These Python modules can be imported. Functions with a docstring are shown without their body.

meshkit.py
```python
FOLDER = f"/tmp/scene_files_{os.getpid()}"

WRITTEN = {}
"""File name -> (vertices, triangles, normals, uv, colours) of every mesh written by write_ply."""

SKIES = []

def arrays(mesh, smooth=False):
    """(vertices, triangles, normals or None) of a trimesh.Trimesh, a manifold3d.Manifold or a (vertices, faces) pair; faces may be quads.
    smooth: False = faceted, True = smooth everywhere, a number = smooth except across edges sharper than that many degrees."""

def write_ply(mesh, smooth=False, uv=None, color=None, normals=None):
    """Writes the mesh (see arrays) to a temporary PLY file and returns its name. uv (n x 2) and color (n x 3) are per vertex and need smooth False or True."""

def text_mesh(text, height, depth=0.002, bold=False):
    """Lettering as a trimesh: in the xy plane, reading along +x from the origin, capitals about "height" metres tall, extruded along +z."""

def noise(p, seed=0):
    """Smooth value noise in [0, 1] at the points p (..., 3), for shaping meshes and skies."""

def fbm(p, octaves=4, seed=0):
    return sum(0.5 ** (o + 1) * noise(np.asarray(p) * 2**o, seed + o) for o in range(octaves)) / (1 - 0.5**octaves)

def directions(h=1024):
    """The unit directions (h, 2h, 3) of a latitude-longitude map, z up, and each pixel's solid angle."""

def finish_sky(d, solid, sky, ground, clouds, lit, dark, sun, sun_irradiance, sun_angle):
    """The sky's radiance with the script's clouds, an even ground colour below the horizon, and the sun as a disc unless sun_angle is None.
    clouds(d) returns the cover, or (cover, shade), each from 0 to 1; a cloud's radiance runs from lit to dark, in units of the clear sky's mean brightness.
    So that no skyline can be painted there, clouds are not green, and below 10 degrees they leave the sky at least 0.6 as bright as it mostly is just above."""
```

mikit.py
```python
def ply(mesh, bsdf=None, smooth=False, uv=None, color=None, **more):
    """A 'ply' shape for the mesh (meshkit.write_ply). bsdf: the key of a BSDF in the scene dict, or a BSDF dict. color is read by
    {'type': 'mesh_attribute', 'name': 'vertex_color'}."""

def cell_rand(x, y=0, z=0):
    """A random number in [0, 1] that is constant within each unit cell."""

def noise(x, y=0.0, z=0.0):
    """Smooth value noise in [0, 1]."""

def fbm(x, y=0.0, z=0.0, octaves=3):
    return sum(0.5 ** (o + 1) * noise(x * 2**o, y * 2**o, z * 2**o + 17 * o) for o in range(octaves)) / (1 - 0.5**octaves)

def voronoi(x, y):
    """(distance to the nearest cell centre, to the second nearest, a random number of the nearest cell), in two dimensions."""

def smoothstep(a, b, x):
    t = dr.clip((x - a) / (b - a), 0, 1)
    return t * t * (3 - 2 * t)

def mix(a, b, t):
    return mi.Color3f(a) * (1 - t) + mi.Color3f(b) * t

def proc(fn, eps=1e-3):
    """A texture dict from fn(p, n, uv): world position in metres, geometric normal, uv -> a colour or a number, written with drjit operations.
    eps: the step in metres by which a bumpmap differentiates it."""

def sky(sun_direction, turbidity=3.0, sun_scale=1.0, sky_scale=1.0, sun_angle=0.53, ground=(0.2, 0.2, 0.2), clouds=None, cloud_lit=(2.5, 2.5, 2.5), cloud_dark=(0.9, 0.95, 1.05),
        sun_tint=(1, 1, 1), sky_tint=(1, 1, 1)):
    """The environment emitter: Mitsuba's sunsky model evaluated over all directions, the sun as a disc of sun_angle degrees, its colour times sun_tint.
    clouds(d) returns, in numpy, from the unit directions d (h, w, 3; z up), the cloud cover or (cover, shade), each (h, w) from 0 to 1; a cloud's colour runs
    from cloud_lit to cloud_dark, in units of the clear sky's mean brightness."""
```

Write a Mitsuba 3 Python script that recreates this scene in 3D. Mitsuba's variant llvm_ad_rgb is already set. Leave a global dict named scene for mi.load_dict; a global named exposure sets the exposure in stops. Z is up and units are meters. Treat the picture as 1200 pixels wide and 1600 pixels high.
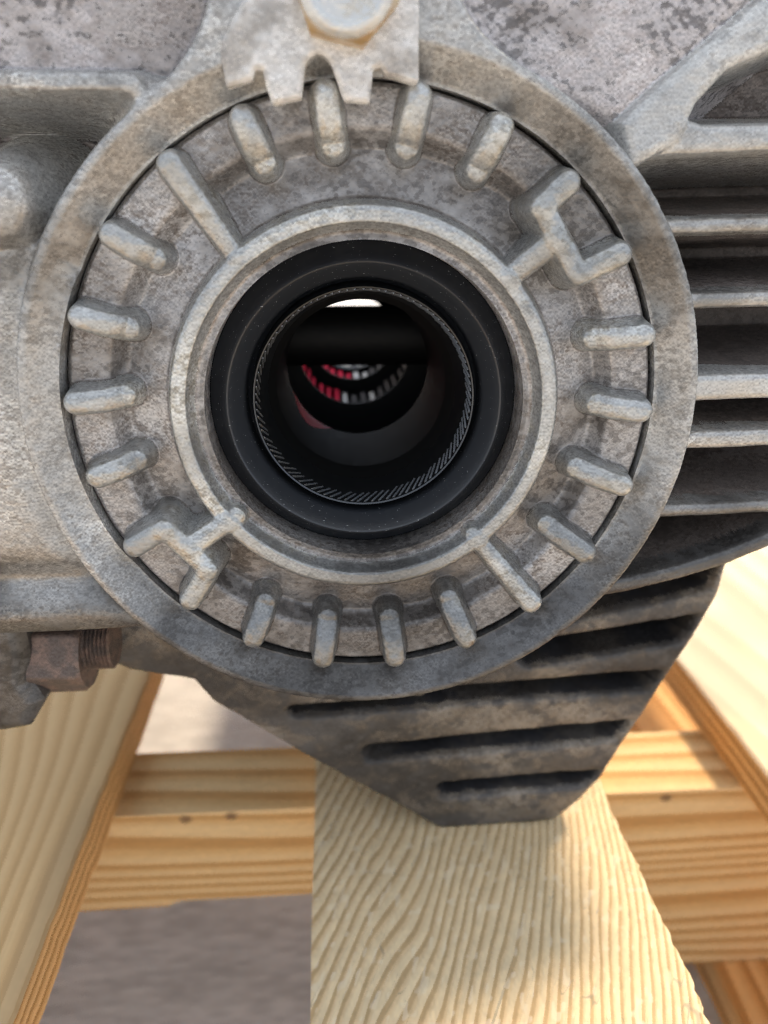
import math
import numpy as np
import trimesh
import shapely
import shapely.geometry as sg
from scipy.spatial import Delaunay
import drjit as dr
import mitsuba as mi
import meshkit
import mikit
from mikit import proc, noise, fbm, smoothstep, mix

T = mi.ScalarTransform4f
scene, labels = {}, {}
AX = 255.0          # height of the output axis above the ground, in mm

# ------------------------------------------------------------------ camera, sky, exposure
CAM = np.array([-6.551, -157.0, 36.923 + AX]) * 1e-3
FWD = np.array([0.0612831, 0.93262331, -0.35560953])
scene['camera'] = {
    'type': 'thinlens', 'fov': 2 * math.degrees(math.atan(600 / 1209.0)), 'fov_axis': 'x',
    'aperture_radius': 0.0013, 'focus_distance': 0.163, 'near_clip': 0.01, 'far_clip': 400.0,
    'to_world': T().look_at(origin=CAM.tolist(), target=(CAM + FWD).tolist(), up=[0, 0, 1]),
}
exposure = 2.4


def cloud_cover(d):
    n = meshkit.fbm(d * np.array([3.0, 3.0, 5.0]), 4, seed=5)
    low = np.clip(1 - d[..., 2], 0, 1) ** 1.3            # an overcast sky is brightest overhead
    return np.clip(0.62 + 1.0 * (n - 0.42), 0, 1), np.clip(0.9 * low + 0.8 * (n - 0.5), 0, 1)


scene['sky'] = mikit.sky((0.60, 0.25, 1.0), turbidity=4, sun_scale=0.6, sun_angle=8, clouds=cloud_cover,
                         cloud_lit=(2.5, 2.6, 2.72), cloud_dark=(0.74, 0.78, 0.84), sun_tint=(1.0, 0.97, 0.92))


# ------------------------------------------------------------------ materials
def bsdf(name, fn, rough=0.5, metallic=0.0, spec=0.5, bump=None, bump_eps=1.5e-4, **more):
    d = {'type': 'principled', 'base_color': proc(fn), 'roughness': rough if not callable(rough) else proc(rough),
         'metallic': metallic, 'specular': spec, **more}
    if bump is not None:
        d = {'type': 'bumpmap', 'arbitrary': proc(bump, eps=bump_eps), 'scale': 1.0, 'bsdf': d}
    scene[name] = {'type': 'twosided', 'bsdf': d}


def cast_colour(base, brown, pale, dark, amount, seed, oil=0.0, worn=None, pits=0.4):
    """old cast aluminium: brown bloom, paler oxide, dark pits; worn(x, y, z) tells where hands and tools have rubbed it bare"""
    def fn(p, n, uv):
        q = p * 1000.0 + seed
        x, y, h = p.x * 1000.0, p.y * 1000.0, p.z * 1000.0 - AX
        big = fbm(q.x * 0.06, q.y * 0.06, q.z * 0.06, 3)
        mid = fbm(q.x * 0.33, q.y * 0.33, q.z * 0.33, 3)
        fine = fbm(q.x * 0.9, q.y * 0.9, q.z * 0.9, 3)
        grit = noise(q.x * 2.5 + 7, q.y * 2.5, q.z * 2.5)
        c = mix(base, brown, amount * smoothstep(0.45, 0.60, 0.6 * big + 0.4 * mid))
        c = mix(c, pale, 0.7 * smoothstep(0.44, 0.70, mid * 0.45 + fine * 0.45 + (big - 0.5) * 0.5 + grit * 0.1))
        pit = 0.50 * fine + 0.25 * mid + 0.35 * (1 - big) + 0.08 * grit
        c = mix(c, dark, pits * smoothstep(0.60, 0.70, pit))
        blot = fbm(q.x * 0.034 + 9, q.y * 0.034, q.z * 0.034, 3) * 0.7 + mid * 0.22 + grit * 0.08
        c = mix(c, c * mi.Color3f(0.54, 0.52, 0.50), 0.8 * smoothstep(0.50, 0.60, blot))
        c = c * (0.66 + 0.68 * grit)
        if worn is not None:
            w = worn(x, y, h, dr.sqrt(x * x + h * h))
            c = mix(c, mi.Color3f(pale) * (0.85 + 0.3 * grit), 0.4 * dr.clip(w, 0, 1) * smoothstep(0.30, 0.60, 0.6 * mid + 0.4 * fine))
        if oil:      # weight of a darker tone that grows towards the lower part
            edge = h + 30.0 * (big - 0.5) + 8.0 * (mid - 0.5) - 0.12 * x
            c = mix(c, c * mi.Color3f(0.26, 0.26, 0.27), oil * smoothstep(-14.0, -54.0, edge))
            bevel_shade = dr.sqrt(dr.square(x - 47.0) + dr.square(h - 41.0)) + 22.0 * (mid - 0.5) + 16.0 * (big - 0.5)  # shade on the upper right bevel, painted in as a darker blot
            c = mix(c, c * mi.Color3f(0.52, 0.51, 0.50), 0.8 * oil * (1 - smoothstep(13.0, 24.0, bevel_shade)) * (1 - smoothstep(65.0, 67.5, dr.sqrt(x * x + h * h))))
        return c
    return fn


def band(v, centre, half):
    return 1 - smoothstep(0.0, half, dr.abs(v - centre))


def worn_case(x, y, z, r):
    rim = 0.6 * band(r, 68.0, 1.1) * (1 - smoothstep(-4.0, -2.0, y))
    return dr.maximum(rim, (1 - smoothstep(2.5, 6.5, y)) * smoothstep(69.0, 71.0, r) * smoothstep(30.0, 40.0, x))


def worn_rib(x, y, z, r):
    return dr.maximum(1 - smoothstep(-6.2, -0.5, y), band(r, 37.6, 2.6))


def cast_bump(p, n, uv):
    q = p * 1000.0
    return 0.00008 * noise(q.x * 1.5, q.y * 1.5, q.z * 1.5) + 0.000045 * noise(q.x * 4.1, q.y * 4.1, q.z * 4.1)


bsdf('m_case', cast_colour((0.45, 0.45, 0.44), (0.32, 0.30, 0.275), (0.80, 0.81, 0.795), (0.075, 0.068, 0.062), 0.85, 11.0, 0.95, worn_case, 0.45), 0.40, 0.5, bump=cast_bump)
bsdf('m_case_panel', cast_colour((0.52, 0.495, 0.50), (0.42, 0.37, 0.36), (0.74, 0.725, 0.735), (0.07, 0.064, 0.066), 0.7, 57.0, pits=0.7), 0.45, 0.4, bump=cast_bump)
bsdf('m_pocket_shade', cast_colour((0.145, 0.125, 0.115), (0.10, 0.08, 0.07), (0.28, 0.25, 0.235), (0.03, 0.026, 0.023), 0.9, 83.0), 0.6, 0.15, bump=cast_bump)  # dark tone paints in the shade of the pockets and fin roots
bsdf('m_recess', cast_colour((0.25, 0.225, 0.215), (0.16, 0.135, 0.12), (0.46, 0.43, 0.43), (0.05, 0.044, 0.04), 0.9, 133.0, pits=0.7), 0.5, 0.35, bump=cast_bump)  # darker tone paints in the shade of the recess below the ledge
bsdf('m_ring', cast_colour((0.43, 0.415, 0.405), (0.25, 0.22, 0.20), (0.67, 0.665, 0.665), (0.075, 0.064, 0.058), 0.9, 113.0, 0.5, pits=0.55), 0.42, 0.5, bump=cast_bump)
bsdf('m_rib', cast_colour((0.42, 0.43, 0.425), (0.35, 0.325, 0.265), (0.72, 0.745, 0.745), (0.15, 0.14, 0.135), 0.8, 171.0, 0.6, worn_rib, 0.45), 0.34, 0.65, bump=cast_bump)
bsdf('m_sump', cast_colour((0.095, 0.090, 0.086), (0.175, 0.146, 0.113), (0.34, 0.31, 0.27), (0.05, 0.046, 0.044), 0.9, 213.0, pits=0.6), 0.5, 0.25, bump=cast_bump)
bsdf('m_groove_shade', cast_colour((0.032, 0.032, 0.035), (0.05, 0.043, 0.036), (0.09, 0.083, 0.076), (0.010, 0.010, 0.011), 0.8, 233.0), 0.42, 0.0)  # near-black tone paints in the shade deep in the sump grooves
bsdf('m_tab', cast_colour((0.74, 0.735, 0.72), (0.64, 0.60, 0.53), (0.86, 0.845, 0.83), (0.36, 0.35, 0.33), 0.6, 259.0, pits=0.45), 0.42, 0.35, bump=cast_bump)


def rust_zinc(p, n, uv):
    q = p * 1000.0
    a = fbm(q.x * 0.35, q.y * 0.35, q.z * 0.35, 3)
    b = noise(q.x * 1.5, q.y * 1.5, q.z * 1.5)
    flank = smoothstep(-13.4, -12.6, q.y)
    c = mix((0.66, 0.675, 0.67), (0.54, 0.47, 0.35), 0.5 * smoothstep(0.52, 0.66, a * 0.7 + b * 0.3))
    c = mix(c, mix((0.50, 0.34, 0.17), (0.62, 0.52, 0.38), smoothstep(0.35, 0.65, a)), flank)
    return mix(c, (0.80, 0.80, 0.77), 0.6 * smoothstep(0.55, 0.8, b) * (1 - flank))


def rust(p, n, uv):
    q = p * 1000.0
    a = fbm(q.x * 0.3, q.y * 0.3, q.z * 0.3, 3)
    b = noise(q.x * 2.2, q.y * 2.2, q.z * 2.2)
    return mix((0.13, 0.105, 0.095), (0.21, 0.15, 0.125), smoothstep(0.35, 0.65, a)) * (0.7 + 0.6 * b)


def rubber(p, n, uv):
    q = p * 1000.0
    g = noise(q.x * 3.0, q.y * 3.0, q.z * 3.0)
    return mix((0.022, 0.025, 0.030), (0.30, 0.32, 0.33), smoothstep(0.90, 0.96, g))


bsdf('m_bolt', rust_zinc, 0.36, 0.6, bump=cast_bump)
bsdf('m_nut', rust, 0.55, 0.35, bump=cast_bump)
bsdf('m_rubber', rubber, 0.32, 0.0, 0.6)
for nm, g, al in (('m_lip', 0.10, 0.2), ('m_lip_rib', 0.42, 0.24)):       # oil-wet rubber lip and its fine raised ribs
    scene[nm] = {'type': 'twosided', 'bsdf': {'type': 'roughconductor', 'material': 'none', 'distribution': 'ggx', 'alpha': al,
                                              'specular_reflectance': {'type': 'rgb', 'value': [g * 0.92, g * 0.98, g * 1.05]}}}
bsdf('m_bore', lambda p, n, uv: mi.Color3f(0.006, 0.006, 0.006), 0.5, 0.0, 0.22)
for nm, col, al in (('m_spline', [0.85, 0.82, 0.78], 0.22), ('m_spline_dull', [0.22, 0.21, 0.21], 0.3), ('m_red_glint', [0.95, 0.055, 0.11], 0.26)):      # steel teeth; red reflection and missing glints painted into their tones
    scene[nm] = {'type': 'twosided', 'bsdf': {'type': 'roughconductor', 'material': 'none', 'distribution': 'ggx', 'alpha': al, 'specular_reflectance': {'type': 'rgb', 'value': col}}}


bsdf('m_red_reflection', lambda p, n, uv: mi.Color3f(0.50, 0.006, 0.024), 0.35, 0.0, 0.1)


# --- timber
def wood_stops(t, rough, pale, mid, dark):
    c = mix(pale, mid, smoothstep(0.15, 0.70, t))
    c = mix(c, dark, 0.8 * smoothstep(0.72, 0.97, t))
    return c * (0.86 + 0.28 * rough)


def sawtooth(f):
    f = f - dr.floor(f)
    return smoothstep(0.0, 0.82, f) * (1 - smoothstep(0.90, 1.0, f))


def flat_board(freq, tint, seed, wander, strength=1.0):
    """grain along y, slow arches across the face"""
    def fn(p, n, uv):
        q = p * 1000.0 + seed
        w = wander * (noise(q.x * 0.020, q.y * 0.006, q.z * 0.02) - 0.5) + 14.0 * noise(q.x * 0.045, q.y * 0.003, q.z * 0.045) + 2.2 * (noise(q.x * 0.11, q.y * 0.02, q.z * 0.1) - 0.5)
        t = sawtooth((q.x + 0.8 * q.z + w) * freq)
        r = 0.6 * noise(q.x * 2.6, q.y * 0.12, q.z * 2.6) + 0.4 * noise(q.x * 0.9, q.y * 0.9, q.z * 0.9)
        c = wood_stops(t, r, (0.72, 0.55, 0.33), (0.62, 0.43, 0.225), (0.42, 0.25, 0.10))
        k = noise(q.x * 0.055 + 5, q.y * 0.018, q.z * 0.055)
        c = mix(c, (0.67, 0.50, 0.29), 1 - strength)
        c = mix(c, (0.30, 0.24, 0.17), 0.35 * smoothstep(0.66, 0.85, k))
        return c * mi.Color3f(tint)
    return fn


def cross_board(freq, tint, seed, knots):
    """grain along x"""
    def fn(p, n, uv):
        q = p * 1000.0
        w = 3.0 * (noise(q.x * 0.012 + seed, q.y * 0.06, q.z * 0.06) - 0.5) + 16.0 * noise(q.x * 0.004, 3.0, (q.z + 0.35 * q.y) * 0.05)
        t = sawtooth((q.z + 0.35 * q.y + w) * freq)
        r = 0.6 * noise(q.x * 0.12, q.y * 2.4, q.z * 2.4) + 0.4 * noise(q.x * 0.7 + seed, q.y, q.z)
        c = wood_stops(t, r, (0.74, 0.53, 0.29), (0.66, 0.43, 0.20), (0.50, 0.27, 0.095))
        for kx, kz in knots:
            d = dr.sqrt(dr.square((q.x - kx) * 0.8) + dr.square(q.z - kz) + dr.square(dr.maximum(q.y - 57.5, 0) * 2.0))
            c = mix(c, (0.16, 0.09, 0.05), 0.8 * (1 - smoothstep(0.9, 2.3, d)))
        return c * mi.Color3f(tint)
    return fn


def sawn_phase(x, y, nz):
    """growth lines of the wide middle board: steep to the left, closing up along its right edge"""
    s = 0.50 - 0.0030 * x
    return (y + 333.3 * nz.log(s) + 3.0 * nz.sin(y * 0.05 + x * 0.02)) / 8.6


class _NP:
    log = staticmethod(lambda v: np.log(np.maximum(v, 0.05)))
    sin = staticmethod(np.sin)


class _DR:
    log = staticmethod(lambda v: dr.log(dr.maximum(v, 0.05)))
    sin = staticmethod(dr.sin)


def sawn_colour(p, n, uv):
    q = p * 1000.0
    w = 1.3 * (noise(q.x * 0.07, q.y * 0.018, 3.0) - 0.5) + 0.2 * (noise(q.x * 0.25, q.y * 0.10, 9.0) - 0.5)
    t = sawtooth(sawn_phase(q.x + 15.0, q.y, _DR) + w)
    r = 0.45 * noise(q.x * 1.6, q.y * 0.9, q.z) + 0.55 * noise(q.x * 0.5 - q.y * 0.3, q.y * 0.3, q.z)
    c = wood_stops(t, r, (0.77, 0.61, 0.38), (0.69, 0.515, 0.295), (0.47, 0.315, 0.155))
    scr = dr.abs(noise((q.x - 0.55 * q.y) * 0.55, (q.y + q.x) * 0.03, 4.0) - 0.5)
    c = mix(c, (0.26, 0.22, 0.17), 0.55 * (1 - smoothstep(0.0, 0.018, scr)) * smoothstep(0.45, 0.6, noise(q.x * 0.06, q.y * 0.06, 2.0)))
    fleck = noise(q.x * 0.8 - q.y * 0.25, q.y * 0.35, 8.0)
    return mix(c, (0.85, 0.74, 0.55), 0.4 * smoothstep(0.74, 0.88, fleck))


def fibre_bump(p, n, uv):
    q = p * 1000.0
    return 0.00012 * noise(q.x * 2.2, q.y * 0.4, q.z * 2.2) + 0.00005 * noise(q.x * 4, q.y * 2, q.z * 4)


bsdf('m_sawn', sawn_colour, 0.75, 0.0, 0.25, bump=fibre_bump)
bsdf('m_plank', flat_board(0.15, (0.95, 0.86, 0.74), 31.0, 40.0, 0.5), 0.7, 0.0, 0.3, bump=fibre_bump)
bsdf('m_plank_edge', flat_board(0.22, (1.0, 0.80, 0.58), 900.0, 12.0), 0.7, 0.0, 0.3, bump=fibre_bump)
bsdf('m_plank_pale', flat_board(0.05, (1.16, 1.26, 1.50), 300.0, 40.0, 0.35), 0.7, 0.0, 0.3)  # sunlit whiteness of the right board is painted into the tint
bsdf('m_plank_orange', flat_board(0.10, (0.98, 0.80, 0.60), 500.0, 30.0), 0.7, 0.0, 0.3)
bsdf('m_stringer', cross_board(0.16, (1.0, 0.97, 0.90), 3.0, ((-60.5, AX - 155.5), (-45.0, AX - 155.0), (108.0, AX - 156.0))), 0.65, 0.0, 0.3)


def concrete(p, n, uv):
    q = p * 1000.0
    a = fbm(q.x * 0.02, q.y * 0.05, 1.0, 4)
    b = fbm(q.x * 0.12, q.y * 0.4, 2.0, 3)
    return mix((0.38, 0.37, 0.355), (0.58, 0.57, 0.55), smoothstep(0.2, 0.8, a * 0.5 + 0.5 * b))


bsdf('m_ground', concrete, 0.85, 0.0, 0.2)


# ------------------------------------------------------------------ mesh helpers (mm, y away from the viewer, z from the output axis)
def world(v):
    return (np.asarray(v, float) + [0, 0, AX]) * 1e-3


def vertex_normals(v, f):
    n = np.zeros_like(v)
    fn = np.cross(v[f[:, 1]] - v[f[:, 0]], v[f[:, 2]] - v[f[:, 0]])
    for k in range(3):
        np.add.at(n, f[:, k], fn)
    return n / np.maximum(np.linalg.norm(n, axis=1, keepdims=True), 1e-12)


def put(key, v, f, material, normals=None, smooth=False, kind=None, label=None):
    """one entry of the scene from local mm"""
    n = key.split('__')
    if key in scene:
        k = 1
        while f'{key}_{k:03d}' in scene:
            k += 1
        key = f'{key}_{k:03d}'
    v = world(v)
    if normals is not None:
        used, inv = np.unique(f, return_inverse=True)
        path = meshkit.write_ply(trimesh.Trimesh(v[used], inv.reshape(f.shape), process=False), False, normals=normals[used])
        scene[key] = {'type': 'ply', 'filename': path, 'face_normals': False, 'bsdf': {'type': 'ref', 'id': material}}
    else:
        scene[key] = mikit.ply(trimesh.Trimesh(v, f, process=False), material, smooth=smooth)
    if label or kind:
        labels[key] = {**({'label': label} if label else {}), **({'kind': kind} if kind else {})}
    return key


def signed(poly, x, z):
    """signed distance to a polygon, negative inside"""
    pts = shapely.points(x, z)
    d = shapely.distance(poly.boundary, pts)
    return np.where(shapely.contains_xy(poly, x, z), -d, d)


def smin(a, b, k):
    h = np.maximum(k - np.abs(a - b), 0) / k
    return np.minimum(a, b) - h * h * k * 0.25


def smax(a, b, k):
    return -smin(-a, -b, k)


def wall(d, top, slope, rnd=1.2):
    """a raised feature: flat at 'top' (a number or an array) inside d < 0, falling away outside with a rounded edge"""
    q = np.clip((d + rnd) / rnd, 0, 1)
    return top + 0.8 * rnd * (1 - np.sqrt(np.maximum(1 - 0.94 * q * q, 0))) + slope * np.maximum(d, 0)


def seg(x, z, a, b, ra, rb=None):
    """signed distance to a capsule, tapered from ra to rb; also the parameter along it"""
    a, b = np.asarray(a, float), np.asarray(b, float)
    d = b - a
    t = np.clip(((x - a[0]) * d[0] + (z - a[1]) * d[1]) / (d @ d), 0, 1)
    r = ra if rb is None else ra + (rb - ra) * t
    return np.hypot(x - a[0] - t * d[0], z - a[1] - t * d[1]) - r, t


def relief(poly, fn, s, back=None, seed=1, edge_round=0.0):
    """a dense sheet over a polygon in x, z whose depth y = fn(x, z); its rim is closed by walls running back to y = back"""
    rng = np.random.default_rng(seed)
    x0, z0, x1, z1 = poly.bounds
    xs, zs = np.meshgrid(np.arange(x0, x1 + s, s), np.arange(z0, z1 + s, s * 0.866))
    xs = xs + (np.arange(xs.shape[0]) % 2)[:, None] * s * 0.5
    x = xs.ravel() + rng.uniform(-.06, .06, xs.size) * s
    z = zs.ravel() + rng.uniform(-.06, .06, xs.size) * s
    ins = shapely.contains_xy(poly, x, z)
    x, z = x[ins], z[ins]
    keep = shapely.distance(poly.boundary, shapely.points(x, z)) > 0.55 * s
    x, z = x[keep], z[keep]
    rims = []
    for ring in [poly.exterior, *poly.interiors]:
        n = max(8, int(ring.length / (s * 0.9)))
        pts = np.array([ring.interpolate(t, normalized=True).coords[0] for t in np.linspace(0, 1, n, endpoint=False)])
        rims.append(pts)
    pts = np.vstack([np.stack([x, z], 1), *rims])
    f = Delaunay(pts).simplices
    c = pts[f].mean(1)
    f = f[shapely.contains_xy(poly, c[:, 0], c[:, 1])]
    a, b, c = pts[f[:, 0]], pts[f[:, 1]], pts[f[:, 2]]
    area = (b[:, 0] - a[:, 0]) * (c[:, 1] - a[:, 1]) - (b[:, 1] - a[:, 1]) * (c[:, 0] - a[:, 0])
    f[area < 0] = f[area < 0][:, ::-1]
    f = f[np.abs(area) > 1e-6]
    y = fn(pts[:, 0], pts[:, 1])
    v = np.stack([pts[:, 0], y, pts[:, 1]], 1)
    n = vertex_normals(v, f)
    if back is not None:
        e = np.sort(np.vstack([f[:, [0, 1]], f[:, [1, 2]], f[:, [2, 0]]]), 1)
        ed = np.vstack([f[:, [0, 1]], f[:, [1, 2]], f[:, [2, 0]]])
        _, first, cnt = np.unique(e, axis=0, return_index=True, return_counts=True)
        rim = ed[first[cnt == 1]]
        k = len(v)
        idx = np.unique(rim)
        m = {int(i): j for j, i in enumerate(idx)}
        fr, bk = v[idx].copy(), v[idx].copy()
        bk[:, 1] = back
        r0 = np.array([m[int(i)] for i in rim[:, 0]])
        r1 = np.array([m[int(i)] for i in rim[:, 1]])
        nb = len(idx)
        wf = np.vstack([np.stack([r0, r0 + nb, r1], 1), np.stack([r1, r0 + nb, r1 + nb], 1)]) 
        wv = np.vstack([fr, bk])
        wn = vertex_normals(wv, wf)
        v, n, f = np.vstack([v, wv]), np.vstack([n, wn]), np.vstack([f, wf + k])
        return v, f, n, k
    return v, f, n, len(v)


def lathe(profile, segs=200, centre=(0, 0)):
    """revolve (r, y) points about the output axis; facing the viewer when r falls along the profile"""
    pr = np.asarray(profile, float)
    th = np.linspace(0, 2 * np.pi, segs, endpoint=False)
    v = np.stack([centre[0] + pr[:, :1] * np.cos(th), np.repeat(pr[:, 1:2], segs, 1), centre[1] + pr[:, :1] * np.sin(th)], -1).reshape(-1, 3)
    i, j = np.meshgrid(np.arange(len(pr) - 1), np.arange(segs), indexing='ij')
    j2 = (j + 1) % segs
    a, b, c, d = i * segs + j, i * segs + j2, (i + 1) * segs + j2, (i + 1) * segs + j
    f = np.vstack([np.stack([a, b, c], -1).reshape(-1, 3), np.stack([a, c, d], -1).reshape(-1, 3)])
    return v, f


def lumps(x, z, amp, scale, seed=0):
    p = np.stack([x * scale, z * scale, np.full_like(x, 0.37)], -1)
    return amp * (meshkit.fbm(p, 3, seed) - 0.5)


# ------------------------------------------------------------------ ground
gv = np.array([[-60000, -60000, -AX], [60000, -60000, -AX], [60000, 60000, -AX], [-60000, 60000, -AX]], float)
put('ground', gv, np.array([[0, 1, 2], [0, 2, 3]]), 'm_ground')
labels['ground'] = {'label': 'grey concrete ground under and behind the wooden pallet', 'category': 'ground', 'kind': 'structure'}

# ------------------------------------------------------------------ gearbox housing
G = 'gearbox'
labels[G] = {'label': 'weathered grey cast aluminium gearbox with round output flange standing on wooden pallet', 'category': 'gearbox'}

B = sg.Polygon
disc = sg.Point(0, 0).buffer(68.9, quad_segs=90)
outline = shapely.union_all([
    sg.box(-104, -50.8, 0, 96), disc,
    B([(0, 96), (122, 96), (122, -31), (95, -35.5), (85, -40.5), (74, -43.8), (62, -46.3), (50, -48), (30, -40)])])
outline = outline.buffer(2.5).buffer(-5.0).buffer(2.5)
outline = outline.difference(sg.Point(0, 0).buffer(60.45, quad_segs=120))
diag_poly = B([(47, 53.6), (54, 60.3), (62.7, 67.6), (71.4, 74.4), (98, 96), (122, 96), (122, 82), (88, 71), (76.7, 65.4), (67.4, 61.7), (62.6, 56.5), (60, 50), (50, 44)])
hrib_poly = B([(46, 46.5), (56.2, 46.9), (80, 48.1), (122, 49.2), (122, 55.6), (78.7, 54.6), (64.7, 54.2), (58, 56)]).buffer(-0.6)
panel_poly = B([(-4, 58), (36, 58), (47, 53.6), (63, 67), (71.4, 74.4), (100, 98), (-4, 98)])
body_poly = B([(-120, 34.5), (-61, 34.5), (-56.5, 31), (-50, 20), (-50, -40), (-50, -50.8), (-120, -52.5)])
FINS = [(35.2, 36.2, 1.6, 5.0), (20.6, 21.4, 1.7, 4.5), (2.7, 2.9, 2.9, 3.0), (-9.7, -9.1, 2.1, 5.0), (-26.6, -25.7, 1.6, 5.0)]


def case_features(x, z):
    r = np.hypot(x, z)
    out = {}
    out['base'] = np.full_like(x, 44.0) - 6 * (1 / (1 + np.exp(-(z - 47) / 2.0)))
    d_disc = r - 67.6
    d_mount, _ = seg(x, z, (-5, 66), (-5, 110), 19.5)
    d = smin(d_disc, d_mount, 15)
    lr, _ = seg(x, z, (-110, 59.7), (-40, 58.6), 1.5)
    lfl = smin(d, lr, 4)
    bev = np.clip((65.9 - r) / 5.0, 0, 1)
    top = -5.6 + 5.2 * bev + 2.6 * np.clip((-x - 30) / 30, 0, 1) * np.clip((r - 68) / 12, 0, 1)
    out['flange'] = wall(np.where(x < 0, lfl, d), top, 5.5, 0.9)
    out['upper_left_panel'] = wall(np.maximum(60.8 - z, x + 8), 3.2 - 0.10 * (z - 60), 3.0, 1.5)
    out['recess'] = wall(smax(x + 20, 20 - z, 12), 26.0, 1.5, 3.0)
    db = signed(body_poly, x, z)
    tb = -2.6 + 3.4 * np.exp(-((z + 37.5) / 4.0) ** 2) + 1.6 * np.exp(-((r - 69.5) / 2.5) ** 2) - 1.0 * np.exp(-((z + 46) / 3.0) ** 2) + 0.0012 * (z - 5) ** 2
    out['side_housing'] = wall(db, tb, 3.0, 3.5)
    dl = np.hypot(x + 65.5, (z - 40.0) * 1.0) - 6.0
    dl2, _ = seg(x, z, (-66, 39), (-90, 34), 6.0)
    out['side_housing'] = smin(out['side_housing'], wall(np.minimum(dl, dl2), -8.0, 4.0, 5.0), 2.5)
    out['upper_right_panel'] = wall(signed(panel_poly, x, z), 1.6 - 0.04 * (z - 60), 2.0, 2.0)
    below = (x - 52) * 40 - (z - 50) * 50 > 0
    out['diagonal_rib'] = wall(signed(diag_poly, x, z) + 0.6, -0.5, np.where(below, 8.0, 2.4), 2.2)
    out['horizontal_rib'] = wall(signed(hrib_poly, x, z) + 0.3, 0.5, 8.0, 1.8)
    for i, (za, zb, h, t) in enumerate(FINS):
        d, _ = seg(x, z, (45, za - 0.4), (130, zb + 0.6), h)
        out[f'cooling_fin{i}'] = wall(d, t + lumps(x, z, 1.6, 0.12, i), 9.0, 1.7)
    curve = np.interp(x, [50, 62, 74, 85, 96, 125], [-46.4, -44.4, -41.6, -38.2, -33.2, -28])
    out['cooling_fin5'] = wall(np.maximum(np.abs(z - curve) - 2.0, 44 - x), 4.0, 7.0, 1.6)
    # small floor ribs standing in the deep pockets
    return out


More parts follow.
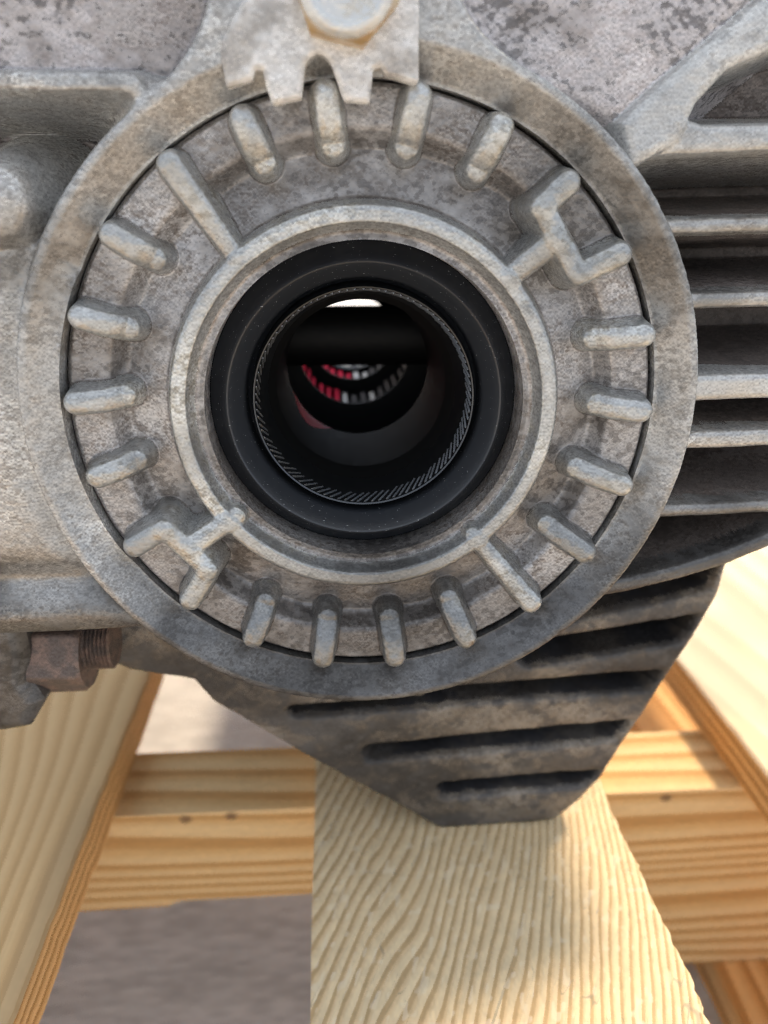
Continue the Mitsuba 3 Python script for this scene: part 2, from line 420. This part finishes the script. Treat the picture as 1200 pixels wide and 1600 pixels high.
def case_y(x, z):
    ft = case_features(x, z)
    y = ft.pop('base')
    for k, a in ft.items():
        y = smin(y, a, 3.0 if k == 'side_housing' else 1.8)
    return y + lumps(x, z, 0.55, 0.16, 3) + lumps(x, z, 0.16, 0.8, 8)


v, f, n, nf = relief(outline, case_y, 0.42, back=125.0, seed=2)
c = v[f].mean(1)
ft = case_features(c[:, 0], c[:, 2])
names = list(ft)
vals = np.stack([ft[k] for k in names], 1)
which = np.argmin(vals, 1)
front = (f < nf).all(1)
put(G + '__case', v, f[~front], 'm_case', n)
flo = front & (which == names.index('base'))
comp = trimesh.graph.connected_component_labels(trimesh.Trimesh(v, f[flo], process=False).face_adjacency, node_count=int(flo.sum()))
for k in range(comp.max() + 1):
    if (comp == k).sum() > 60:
        put(G + '__pocket_floor', v, f[flo][comp == k], 'm_pocket_shade', n, label='floor of a pocket between the ribs with its shade painted in')
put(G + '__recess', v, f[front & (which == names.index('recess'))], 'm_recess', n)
for i, k in enumerate(names):
    if k in ('base', 'recess'):
        continue
    sel = front & (which == i)
    if not sel.any():
        continue
    part = 'cooling_fin' if k.startswith('cooling_fin') else k
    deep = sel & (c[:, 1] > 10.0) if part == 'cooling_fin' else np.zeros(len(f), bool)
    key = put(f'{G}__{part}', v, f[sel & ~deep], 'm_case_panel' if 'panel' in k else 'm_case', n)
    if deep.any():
        put(key + '__root', v, f[deep], 'm_pocket_shade', n, label='root of the fin with its shade painted in')
# closing plate at the back, with the through bore
bp = outline.union(sg.Point(0, 0).buffer(61.5)).difference(sg.Point(0, 0).buffer(13.8, quad_segs=24))
bm = trimesh.creation.extrude_polygon(bp.simplify(0.3), 6.0, engine='earcut')
put(G + '__back_cover', np.stack([bm.vertices[:, 0], 124.0 + bm.vertices[:, 2], bm.vertices[:, 1]], 1), bm.faces[:, ::-1], 'm_case')
rb = sg.box(-103, -49, -20, 94).buffer(-6).buffer(6)  # unseen box added behind the case to shade the left board
rm = trimesh.creation.extrude_polygon(rb, 86.0, engine='earcut')
put(G + '__added_shade_block', np.stack([rm.vertices[:, 0], 129.8 + rm.vertices[:, 2], rm.vertices[:, 1]], 1), rm.faces[:, ::-1], 'm_case')
labels[G + '__side_housing'] = {'label': 'rounded side housing with tan stain along its lower edge'}
labels[G + '__upper_left_panel'] = {'label': 'mottled pinkish grey panel with dark pitting'}
labels[G + '__flange'] = {'label': 'broad round flange with bevelled inner edge'}

# ------------------------------------------------------------------ adjuster ring
R = G + '__adjuster_ring'
RIBS = [((-6.8, 57.2), (-5.7, 49.4)), ((9.5, 56.9), (7.9, 49.1)), ((24.4, 52.1), (21.2, 45.3)), ((55.2, 15.1), (46.3, 14.0)), ((56.5, -0.3), (48.3, 0.5)),
        ((54.2, -16.4), (45.2, -13.4)), ((47.8, -31.9), (39.8, -26.5)), ((22.1, -52.4), (18.4, -43.9)), ((6.0, -56.7), (4.9, -48.3)), ((-10.3, -56.2), (-9.1, -47.9)),
        ((-25.6, -50.4), (-22.9, -43.5)), ((-54.6, -12.1), (-47.4, -9.8)), ((-56.8, 3.1), (-48.3, 3.6)), ((-53.7, 19.4), (-46.1, 16.9)), ((-46.1, 33.9), (-39.7, 29.8)),
        ((-21.3, 53.0), (-18.4, 46.4))]
LONG = [((-34.5, 45.6), (-24.8, 30.6)), ((36.4, -43.6), (23.2, -28.0))]
FORK = [[((37.4, 42.9), (32.6, 38.6)), ((48.6, 30.4), (41.0, 26.8)), ((32.9, 38.6), (40.6, 27.0)), ((36.0, 32.9), (28.0, 26.0))],
        [((-49.0, -27.6), (-42.6, -23.7)), ((-38.5, -40.5), (-34.2, -33.4)), ((-42.4, -23.7), (-34.2, -33.2)), ((-37.2, -27.7), (-28.0, -22.6))]]


def ring_features(x, z):
    r = np.hypot(x, z)
    out = {}
    floor = 2.6 + 0.30 * (r - 40)
    shelf = wall(51.6 - r + lumps(x, z, 1.2, 0.09, 4), 0.6, 2.2, 1.6)
    body = smin(floor, shelf, 2.5)
    body = np.where(r > 59.3, body + 1.6 * (r - 59.3), body)
    out['body'] = body
    rim = np.abs(r - 37.5) - 2.0
    hub = wall(rim, -3.0, np.where(r > 37.6, 5.5, 2.6), 1.3)
    inner = np.interp(r, [33.0, 33.4, 35.2, 36.2], [12.0, 7.0, 2.0, -1.0])
    hub = np.where(r < 36.2, np.maximum(np.minimum(hub, 20), inner - 2.0), hub)
    out['hub'] = np.minimum(hub, 20)
    k = 0
    for a, b in RIBS:
        d, t = seg(x, z, a, b, 2.45, 2.6)
        out[f'rib{k}'] = wall(d, -6.1 + 0.6 * t + 3.2 * t ** 3 + lumps(x, z, 0.6, 0.5, k), 8.0, 2.4)
        k += 1
    for a, b in LONG:
        d, t = seg(x, z, a, b, 2.5, 2.0)
        out[f'rib{k}'] = wall(d, -6.1 + 3.4 * t, 8.0, 2.0)
        k += 1
    for br in FORK:
        y = None
        for i, (a, b) in enumerate(br):
            d, t = seg(x, z, a, b, 2.45, 2.35)
            top = -6.1 + (3.4 * t if i == 3 else 0)
            w = wall(d, top, 8.0, 2.2)
            y = w if y is None else smin(y, w, 1.6)
        out[f'forked_rib{k}'] = y
        k += 1
    return out


def ring_y(x, z):
    ft = ring_features(x, z)
    y = ft['body']
    y = smin(y, ft['hub'], 2.6)
    for k, a in ft.items():
        if k not in ('body', 'hub'):
            y = smin(y, a, 1.7)
    return y + lumps(x, z, 0.4, 0.22, 13) + lumps(x, z, 0.16, 0.9, 18)


ring_poly = sg.Point(-0.25, 0).buffer(60.0, quad_segs=140).difference(sg.Point(0, 0).buffer(33.0, quad_segs=90))
v, f, n, nf = relief(ring_poly, ring_y, 0.33, back=22.0, seed=7)
c = v[f].mean(1)
ft = ring_features(c[:, 0], c[:, 2])
names = list(ft)
vals = np.stack([ft[k] for k in names], 1)
which = np.argmin(vals, 1)
front = (f < nf).all(1)
cr = np.hypot(c[:, 0], c[:, 2])
shell = ~front | (which == 0)
put(R + '__plate', v, f[shell], 'm_ring', n)
for i, k in enumerate(names[1:], 1):
    sel = front & (which == i)
    base = 'hub_rim' if k == 'hub' else ('forked_rib' if k.startswith('fork') else 'rib')
    put(f'{R}__{base}', v, f[sel], 'm_rib', n)

# ------------------------------------------------------------------ oil seal, bore and what shows inside
S = G + '__oil_seal'


def ring_part(key, profile, material, segs=220, smooth=35):
    v, f = lathe(profile, segs)
    return put(key, v, f, material, smooth=smooth)


ring_part(S + '__casing', [(33.3, 20), (33.25, 9.2), (32.7, 8.2), (31.6, 7.4), (30.4, 6.0), (29.6, 4.2), (29.25, 3.5), (28.9, 3.3), (28.5, 3.5), (27.3, 5.4), (26.0, 7.6), (25.6, 8.4),
                           (25.4, 9.6), (25.35, 13.5), (24.4, 14.2)], 'm_rubber')
ring_part(S + '__lip', [(24.4, 14.2), (24.2, 10.0), (23.9, 8.2), (23.75, 7.3), (23.45, 7.5), (23.2, 9.0), (22.7, 12.4), (22.3, 13.0), (22.2, 15.0), (21.4, 19.0)], 'm_lip')
# oblique sealing ribs on the lip
vs, fs = [], []
rng = np.random.default_rng(4)
N = 92
for i in range(N):
    th0 = 2 * math.pi * i / N + rng.uniform(-.008, .008)
    L = rng.uniform(0.72, 1.0)
    base = len(vs) * 6
    q = []
    for t in (0.0, L):
        r0, y0 = 23.40 - 0.68 * t, 7.9 + 4.4 * t
        th = th0 + 0.13 * t
        for off, lift in ((-0.010, 0.0), (0.0, 0.40 * (1 - 0.3 * t)), (0.014, 0.0)):
            rr = r0 - 0.95 * lift
            q.append((rr * math.cos(th + off), y0 - 0.25 * lift + (0.05 if lift == 0 else 0), rr * math.sin(th + off)))
    vs.append(q)
    fs += [[base + a for a in t] for t in ((0, 1, 4), (0, 4, 3), (1, 2, 5), (1, 5, 4), (0, 2, 1), (3, 4, 5))]
put(S + '__lip__pumping_ribs', np.array(vs).reshape(-1, 3), np.array(fs), 'm_lip_rib', kind='stuff')
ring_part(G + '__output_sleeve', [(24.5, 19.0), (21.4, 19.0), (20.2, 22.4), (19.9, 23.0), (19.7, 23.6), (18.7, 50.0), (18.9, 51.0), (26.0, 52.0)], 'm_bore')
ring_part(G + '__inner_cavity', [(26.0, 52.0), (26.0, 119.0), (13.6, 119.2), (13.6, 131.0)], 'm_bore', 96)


def tooth(th, r0, r1, y0, y1, w0, w1):
    """an internal spline tooth running along the axis"""
    q = [(r * math.cos(th + e * w / r), y, r * math.sin(th + e * w / r)) for r, w in ((r1, w1), (r0, w0)) for y in (y0, y1) for e in (-1, 1)]
    fc = [(0, 1, 5), (0, 5, 4), (4, 5, 7), (4, 7, 6), (0, 4, 6), (0, 6, 2), (1, 3, 7), (1, 7, 5)]
    return np.array(q), np.array(fc)


for nm, r0, r1, y0, y1, cnt in (('splined_ring', 16.9, 18.9, 79.0, 97.0, 38), ('inner_gear', 14.0, 15.6, 103.0, 117.0, 32)):
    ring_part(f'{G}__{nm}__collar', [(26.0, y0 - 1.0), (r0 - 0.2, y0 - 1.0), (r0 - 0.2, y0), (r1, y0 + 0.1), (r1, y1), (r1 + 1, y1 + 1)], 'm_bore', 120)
    for i in range(cnt):
        th = 2 * math.pi * (i + 0.5) / cnt
        deg = (math.degrees(th) + 90) % 360           # 0 at the bottom, towards the right
        deg = deg - 360 if deg > 180 else deg
        tr = np.random.default_rng(100 * cnt + i)
        tv, tf = tooth(th + tr.uniform(-.012, .012), r0 + tr.uniform(0, .5), r1, y0 + 0.2 + tr.uniform(0, 2.5), y1 - tr.uniform(0, 4.5), 0.75, 1.2)
        red = -80 < deg < -14 or (nm == 'inner_gear' and -70 < deg < 5)
        put(f'{G}__{nm}__tooth', tv, tf, 'm_red_glint' if red else ('m_spline_dull' if deg > 22 or tr.random() < 0.3 else 'm_spline'))
# red reflection painted on the sleeve wall as a thin patch
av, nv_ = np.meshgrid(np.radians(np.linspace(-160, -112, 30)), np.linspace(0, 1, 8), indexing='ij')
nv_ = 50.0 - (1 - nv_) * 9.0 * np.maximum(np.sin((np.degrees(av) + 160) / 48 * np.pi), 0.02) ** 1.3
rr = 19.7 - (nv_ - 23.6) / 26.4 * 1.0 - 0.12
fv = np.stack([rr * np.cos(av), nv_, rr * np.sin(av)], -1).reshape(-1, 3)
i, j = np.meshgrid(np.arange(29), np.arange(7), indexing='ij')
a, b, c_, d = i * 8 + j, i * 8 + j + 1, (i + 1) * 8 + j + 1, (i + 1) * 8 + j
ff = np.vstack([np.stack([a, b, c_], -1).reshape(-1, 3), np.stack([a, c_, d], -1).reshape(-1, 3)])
put(G + '__output_sleeve__red_reflection', fv, ff, 'm_red_reflection', smooth=True, label='red reflection painted inside the bore')
# cross pin across the cavity; daylight comes over it through the far end of the bore
pin = trimesh.creation.cylinder(1.0, 52, sections=64)
pv = pin.vertices[:, [2, 1, 0]] * [1, 6.0, 8.3]
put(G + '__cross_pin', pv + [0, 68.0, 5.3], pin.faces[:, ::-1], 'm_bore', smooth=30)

# ------------------------------------------------------------------ lock tab and its bolt
tab_poly = B([(-13.0, 82), (-19.6, 70.6), (-23.5, 64.7), (-24.1, 62.8), (-23.4, 57.4), (-19.1, 58.6), (-18.4, 60.2), (-17.2, 60.1), (-16.6, 57.1), (-15.8, 54.9), (-10.9, 55.9),
              (-10.1, 60.8), (-8.9, 62.2), (-7.9, 62.6), (-7.0, 62.4), (-5.6, 61.1), (-4.0, 56.7), (-3.4, 55.6), (0.8, 55.3), (1.4, 60.4), (2.6, 60.8), (3.5, 59.6), (8.8, 58.2),
              (9.2, 58.8), (9.0, 70.4), (8.4, 84)])
tab_poly = tab_poly.buffer(-0.25).buffer(0.5).buffer(-0.25)


def tab_y(x, z):
    d = -signed(tab_poly, x, z)
    e = np.clip(1 - d / 0.8, 0, 1)
    return -8.4 + 0.6 * e * e + lumps(x, z, 0.25, 0.3, 2) + lumps(x, z, 0.12, 1.0, 9)


v, f, n, _ = relief(tab_poly, tab_y, 0.33, back=-5.3, seed=3)
put(G + '__lock_tab', v, f, 'm_tab', n, label='pale notched lock tab bolted above the ring')
BC = (-3.1, 71.6)
hexa = B([(BC[0] + 8.9 * math.cos(math.radians(a)), BC[1] + 8.9 * math.sin(math.radians(a))) for a in range(-72, 288, 60)]).buffer(-0.3).buffer(0.3)


def hex_y(x, z):
    r = np.hypot(x - BC[0], z - BC[1])
    y = -14.2 + 1.3 * 0.5 * ((r - 6.8) + np.sqrt((r - 6.8) ** 2 + 0.1))
    return y + 0.7 * np.clip((5.9 - r) / 0.6, 0, 1) + lumps(x, z, 0.3, 0.4, 5)


v, f, n, _ = relief(hexa, hex_y, 0.3, back=-8.2, seed=4)
put(G + '__bolt', v, f, 'm_bolt', n, label='hex bolt head with orange rust holding the lock tab')

# ------------------------------------------------------------------ finned sump under the flange
sump_poly = B([(-104, -58), (-104, -74), (-80, -74.5), (-68.7, -75.8), (-64, -78.2), (-58.2, -79.6), (-46.6, -82.1), (-44.2, -85.8), (-42.0, -89.3), (-16.5, -107.7), (3.5, -122.0), (19.0, -133.4), (23.2, -136.4),
               (57.7, -135.2), (65, -128.0), (70.6, -120.5), (72.0, -116.5), (84, -90), (97.5, -60.4), (99.5, -49.0), (98, -42), (-104, -42)])
sump_poly = sump_poly.buffer(-1.0).buffer(2.0).buffer(-1.0)
GROOVES = [((57, -62.5), (96.0, -54.8), 4.2, 4.0, 18), ((46, -76.5), (91.6, -70.4), 4.3, 4.1, 17), ((20, -89.3), (83.6, -86.9), 3.0, 3.6, 15), ((-19.5, -92.6), (22, -91.0), 2.2, 2.0, 10),
           ((2.0, -107.8), (77.2, -103.4), 2.9, 3.7, 14), ((24.2, -122.2), (70.0, -120.4), 2.9, 3.2, 12)]


def sump_features(x, z):
    d_edge = -signed(sump_poly, x, z)
    face = 24.5 + 0.8 * np.clip(1 - d_edge / 1.2, 0, 1) ** 2
    face = face + 4.0 * np.clip((z + 70) / 30, 0, 1) + 4.5 * np.clip((-x - 8 - 0.55 * (z + 115)) / 22, 0, 1) * 0.6
    return face, d_edge


def sump_y(x, z):
    face, d_edge = sump_features(x, z)
    y = face
    for i, (a, b, ra, rb, dep) in enumerate(GROOVES):
        d, _ = seg(x, z, a, b, ra, rb)
        d = smax(d + lumps(x, z, 0.9, 0.15, i), 1.7 - d_edge, 1.0)
        # steep roof on the upper side, sloping shelf on the lower side
        zc = a[1] + (b[1] - a[1]) * np.clip((x - a[0]) / (b[0] - a[0]), 0, 1)
        slope = np.where(z > zc, 8.0, 4.0)
        cut = face + np.minimum(dep, slope * 0.5 * (-d + np.sqrt(d * d + 1.2)) - slope * 0.18)
        y = smax(y, cut, 4.0)
    d, _ = seg(x, z, (-60, -52), (-44, -55), 3.0)
    y = smin(y, wall(d, 14, 2.0, 4.0), 3)
    d, _ = seg(x, z, (-44, -63), (-34, -74), 1.5)
    y = smin(y, wall(d, 20.5, 1.2, 4.0), 3)
    return y + lumps(x, z, 1.4, 0.12, 21) + lumps(x, z, 0.5, 0.5, 22)


v, f, n, nf = relief(sump_poly, sump_y, 0.5, back=180.0, seed=5)  # hidden left end and extra depth added to shade the left board
c = v[f].mean(1)
front = (f < nf).all(1)
mid = [(g[0][1] + g[1][1]) / 2 for g in (GROOVES[0], GROOVES[1], GROOVES[2], GROOVES[4], GROOVES[5])]
cut = np.zeros(len(f), int)
for k, g in enumerate((GROOVES[0], GROOVES[1], GROOVES[2], GROOVES[4], GROOVES[5])):
    line = g[0][1] + (g[1][1] - g[0][1]) * (c[:, 0] - g[0][0]) / (g[1][0] - g[0][0])
    cut[c[:, 2] < line] = k + 1
left = c[:, 0] < np.interp(c[:, 2], [-130, -92, -60], [26, -20, 40])
cy0, cd = sump_features(c[:, 0], c[:, 2])
groove_shade = front & (c[:, 1] > cy0 + 4.0 + lumps(c[:, 0], c[:, 2], 1.6, 0.25, 44))  # deep groove faces that take the painted shade tone
groove_of = np.argmin(np.stack([seg(c[:, 0], c[:, 2], g[0], g[1], g[2], g[3])[0] for g in GROOVES], 1), 1)
fin = front & (cut > 0) & (cut < 5) & ~left & ~groove_shade
put(G + '__sump', v, f[~fin & ~groove_shade], 'm_sump', n, label='dark finned sump with painted groove shade, resting on the middle board')
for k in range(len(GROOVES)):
    put(G + '__sump__groove', v, f[groove_shade & (groove_of == k)], 'm_groove_shade', n)
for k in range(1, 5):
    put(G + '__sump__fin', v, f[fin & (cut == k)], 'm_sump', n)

# ------------------------------------------------------------------ lug with rusty nut at lower left
lug_poly = B([(-104, -52), (-82.6, -52), (-82.4, -62), (-83.4, -70.5), (-80.8, -76.5), (-85.4, -84.0), (-92, -85.2), (-104, -85.2)]).buffer(-1).buffer(2).buffer(-1)


def lug_y(x, z):
    d = -signed(lug_poly, x, z)
    return 11.0 + 3.0 * np.clip(1 - d / 4.0, 0, 1) ** 2 + lumps(x, z, 0.8, 0.2, 31) + lumps(x, z, 0.2, 0.9, 32)


v, f, n, _ = relief(lug_poly, lug_y, 0.5, back=40, seed=6)
put(G + '__mounting_lug', v, f, 'm_case', n)


def x_lathe(profile, centre, segs=64, hexr=None):
    pr = np.asarray(profile, float)
    th = np.linspace(0, 2 * np.pi, segs, endpoint=False)
    v = []
    for x, r in pr:
        rr = np.full(segs, r)
        if hexr:
            ap = hexr * math.cos(math.pi / 6)
            rr = np.minimum(rr, ap / np.cos((th + math.pi / 6 + 0.35) % (math.pi / 3) - math.pi / 6))
        v.append(np.stack([np.full(segs, x), centre[0] + rr * np.cos(th), centre[1] + rr * np.sin(th)], 1))
    v = np.vstack(v)
    i, j = np.meshgrid(np.arange(len(pr) - 1), np.arange(segs), indexing='ij')
    j2 = (j + 1) % segs
    a, b, c_, d = i * segs + j, i * segs + j2, (i + 1) * segs + j2, (i + 1) * segs + j
    f = np.vstack([np.stack([a, b, c_], -1).reshape(-1, 3), np.stack([a, c_, d], -1).reshape(-1, 3)])
    return v, f


v, f = x_lathe([(-84, 0.1), (-84, 11), (-72.6, 11), (-71.2, 9.6), (-71.2, 4)], (23, -68.0), 96, hexr=11.0)
put(G + '__stud_nut', v, f, 'm_nut', smooth=25, label='rusty brown hex nut on threaded stud')
th = [(-72, 6.9)]
for k in range(7):
    x = -71.0 + k * 1.0
    th += [(x, 6.9), (x + 0.5, 6.1)]
th += [(-64.6, 5.6), (-64.4, 0.1)]
v, f = x_lathe(th, (23, -66.0), 48)
put(G + '__stud_nut__stud', v, f, 'm_nut', smooth=20)

# ------------------------------------------------------------------ wooden pallet
PL = 'wooden_pallet'
labels[PL] = {'label': 'pale softwood pallet of rough sawn boards carrying the gearbox', 'category': 'pallet'}
TOPZ = -136.6


def board(key, x0, x1, y0, y1, z0, z1, material, rag=0.0, seed=1, step=6.0, label=None, edge=None):
    """a board whose long edges wander a little and are eased"""
    rng = np.random.default_rng(seed)
    ny = max(2, int((y1 - y0) / step))
    ys = np.linspace(y0, y1, ny)
    j = lambda k: rag * (meshkit.fbm(np.stack([ys * 0.02, ys * 0 + k, ys * 0], 1), 3, seed) - 0.5) * 2 + rag * 0.35 * rng.normal(size=ny)
    e = 0.9
    prof = [(x0, z0), (x0, z1 - e), (x0 + e, z1), (x1 - e, z1), (x1, z1 - e), (x1, z0)]
    side = [0, 1, 1, 2, 2, 3]
    js = [j(k) for k in range(4)]
    v = np.stack([np.stack([px + js[s], ys, np.full(ny, pz)], 1) for (px, pz), s in zip(prof, side)], 0)
    m = len(prof)
    v = v.reshape(-1, 3)
    f = []
    for a in range(m):
        b = (a + 1) % m
        for i in range(ny - 1):
            p, q, r_, s_ = a * ny + i, b * ny + i, b * ny + i + 1, a * ny + i + 1
            f += [(p, q, r_), (p, r_, s_)]
    for i in (0, ny - 1):
        for a in range(1, m - 1):
            f.append((i, a * ny + i, (a + 1) * ny + i))
    f = np.array(f)
    flank = np.zeros(len(f), bool)
    if edge:
        n0 = 2 * (ny - 1)
        k = 4 if edge == 'right' else 0
        flank[k * n0:(k + 1) * n0] = True
    key = put(key, v, f[~flank], material, smooth=False, label=label)
    if edge:
        put(key + '__sawn_edge', v, f[flank], 'm_plank_edge', label='orange sawn edge of the board')
    return key


# middle board: ridged, rough sawn top
bx0, bx1 = -15.6, 77.6
xs = np.arange(bx0, bx1 + 0.01, 0.7)
ys = np.arange(-75.0, 120.0, 0.8)
X, Y = np.meshgrid(xs, ys, indexing='ij')
wv = 1.3 * (meshkit.noise(np.stack([X * .07, Y * .018, X * 0 + 3.0], -1)) - .5) + 0.2 * (meshkit.noise(np.stack([X * .25, Y * .10, X * 0 + 9.0], -1)) - .5)
ph = sawn_phase(X + 15.0, Y, _NP) + wv
fr = ph - np.floor(ph)
sm = lambda a, b, t: np.clip((t - a) / (b - a), 0, 1) ** 2 * (3 - 2 * np.clip((t - a) / (b - a), 0, 1))
hgt = 0.06 * sm(0.0, 0.82, fr) * (1 - sm(0.90, 1.0, fr))
hgt = -hgt + 1.0 * (meshkit.fbm(np.stack([X * .05, Y * .05, X * 0], -1), 3, 4) - .5) + 0.14 * (meshkit.noise(np.stack([X * .9, Y * .35, X * 0], -1)) - .5)
er = (meshkit.fbm(np.stack([ys * .05, ys * 0, ys * 0], -1), 4, 7) - .5) * 3.4 + 0.8 * (meshkit.noise(np.stack([ys * 0.9, ys * 0, ys * 0 + 5], -1)) - .5)
el = (meshkit.fbm(np.stack([ys * .02, ys * 0, ys * 0], -1), 3, 9) - .5) * 1.0
u = (X - bx0) / (bx1 - bx0)
Xd = X + u ** 6 * er[None] + (1 - u) ** 8 * el[None]
Z = TOPZ + 0.6 + hgt - 1.2 * sm(0.985, 1.0, u)
top = np.stack([Xd, Y, Z], -1)
nx, ny = X.shape
low = top[[0, -1]].copy()
v = np.vstack([top.reshape(-1, 3), np.stack([top[-1][:, 0] + 0.3, ys, np.full(ny, TOPZ - 16)], 1), np.stack([top[0][:, 0], ys, np.full(ny, TOPZ - 16)], 1)])
i, j = np.meshgrid(np.arange(nx - 1), np.arange(ny - 1), indexing='ij')
a, b, c_, d = i * ny + j, (i + 1) * ny + j, (i + 1) * ny + j + 1, i * ny + j + 1
f = [np.stack([a, b, c_], -1).reshape(-1, 3), np.stack([a, c_, d], -1).reshape(-1, 3)]
j = np.arange(ny - 1)
r0, q0 = (nx - 1) * ny, nx * ny
f += [np.stack([r0 + j, q0 + j, q0 + j + 1], 1), np.stack([r0 + j, q0 + j + 1, r0 + j + 1], 1)]
l0, p0 = 0, nx * ny + ny
f += [np.stack([p0 + j, l0 + j, l0 + j + 1], 1), np.stack([p0 + j, l0 + j + 1, p0 + j + 1], 1)]
f += [np.stack([p0 + j, q0 + j + 1, q0 + j], 1), np.stack([p0 + j, p0 + j + 1, q0 + j + 1], 1)]
put(PL + '__deck_board', v, np.vstack(f), 'm_sawn', smooth=40, label='rough sawn middle board with ridged wavy grain and ragged edge')
board(PL + '__deck_board', bx0 + 0.2, bx1 - 0.4, 120.3, 620, TOPZ - 16, TOPZ - 0.4, 'm_plank', 0.5, 4)
board(PL + '__deck_board', -184, -84.2, -170, 620, TOPZ - 16, TOPZ, 'm_plank', 0.5, 5, label='left board with arched grain and an orange sawn edge', edge='right')
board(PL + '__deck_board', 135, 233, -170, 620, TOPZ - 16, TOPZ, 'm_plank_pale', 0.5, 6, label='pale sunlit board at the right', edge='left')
board(PL + '__bottom_board', 138, 238, -170, 620, -AX + 0.3, -AX + 16, 'm_plank_orange', 0.4, 7)
board(PL + '__bottom_board', -300, -200, -170, 620, -AX + 0.3, -AX + 16, 'm_plank_orange', 0.4, 8)


def stringer(y0, y1):
    """bearer running across under the deck boards, notched between the left and middle boards"""
    zt, zb, zn = TOPZ - 16.3, -AX + 16.3, -192.0
    pts = [(-330, zt), (-200, zt), (300, zt), (300, zb), (20, zb), (8, zn), (-66, zn), (-70, zn - 2.2), (-150, zn - 3.0), (-160, zb), (-330, zb)]
    pg = B(pts).buffer(-0.5).buffer(0.5)
    m = trimesh.creation.extrude_polygon(pg, y1 - y0, engine='earcut')
    vv = np.stack([m.vertices[:, 0], y0 + m.vertices[:, 2], m.vertices[:, 1]], 1)
    put(PL + '__stringer', vv, m.faces[:, ::-1], 'm_stringer', smooth=False)


stringer(57.0, 90.0)
stringer(480.0, 515.0)
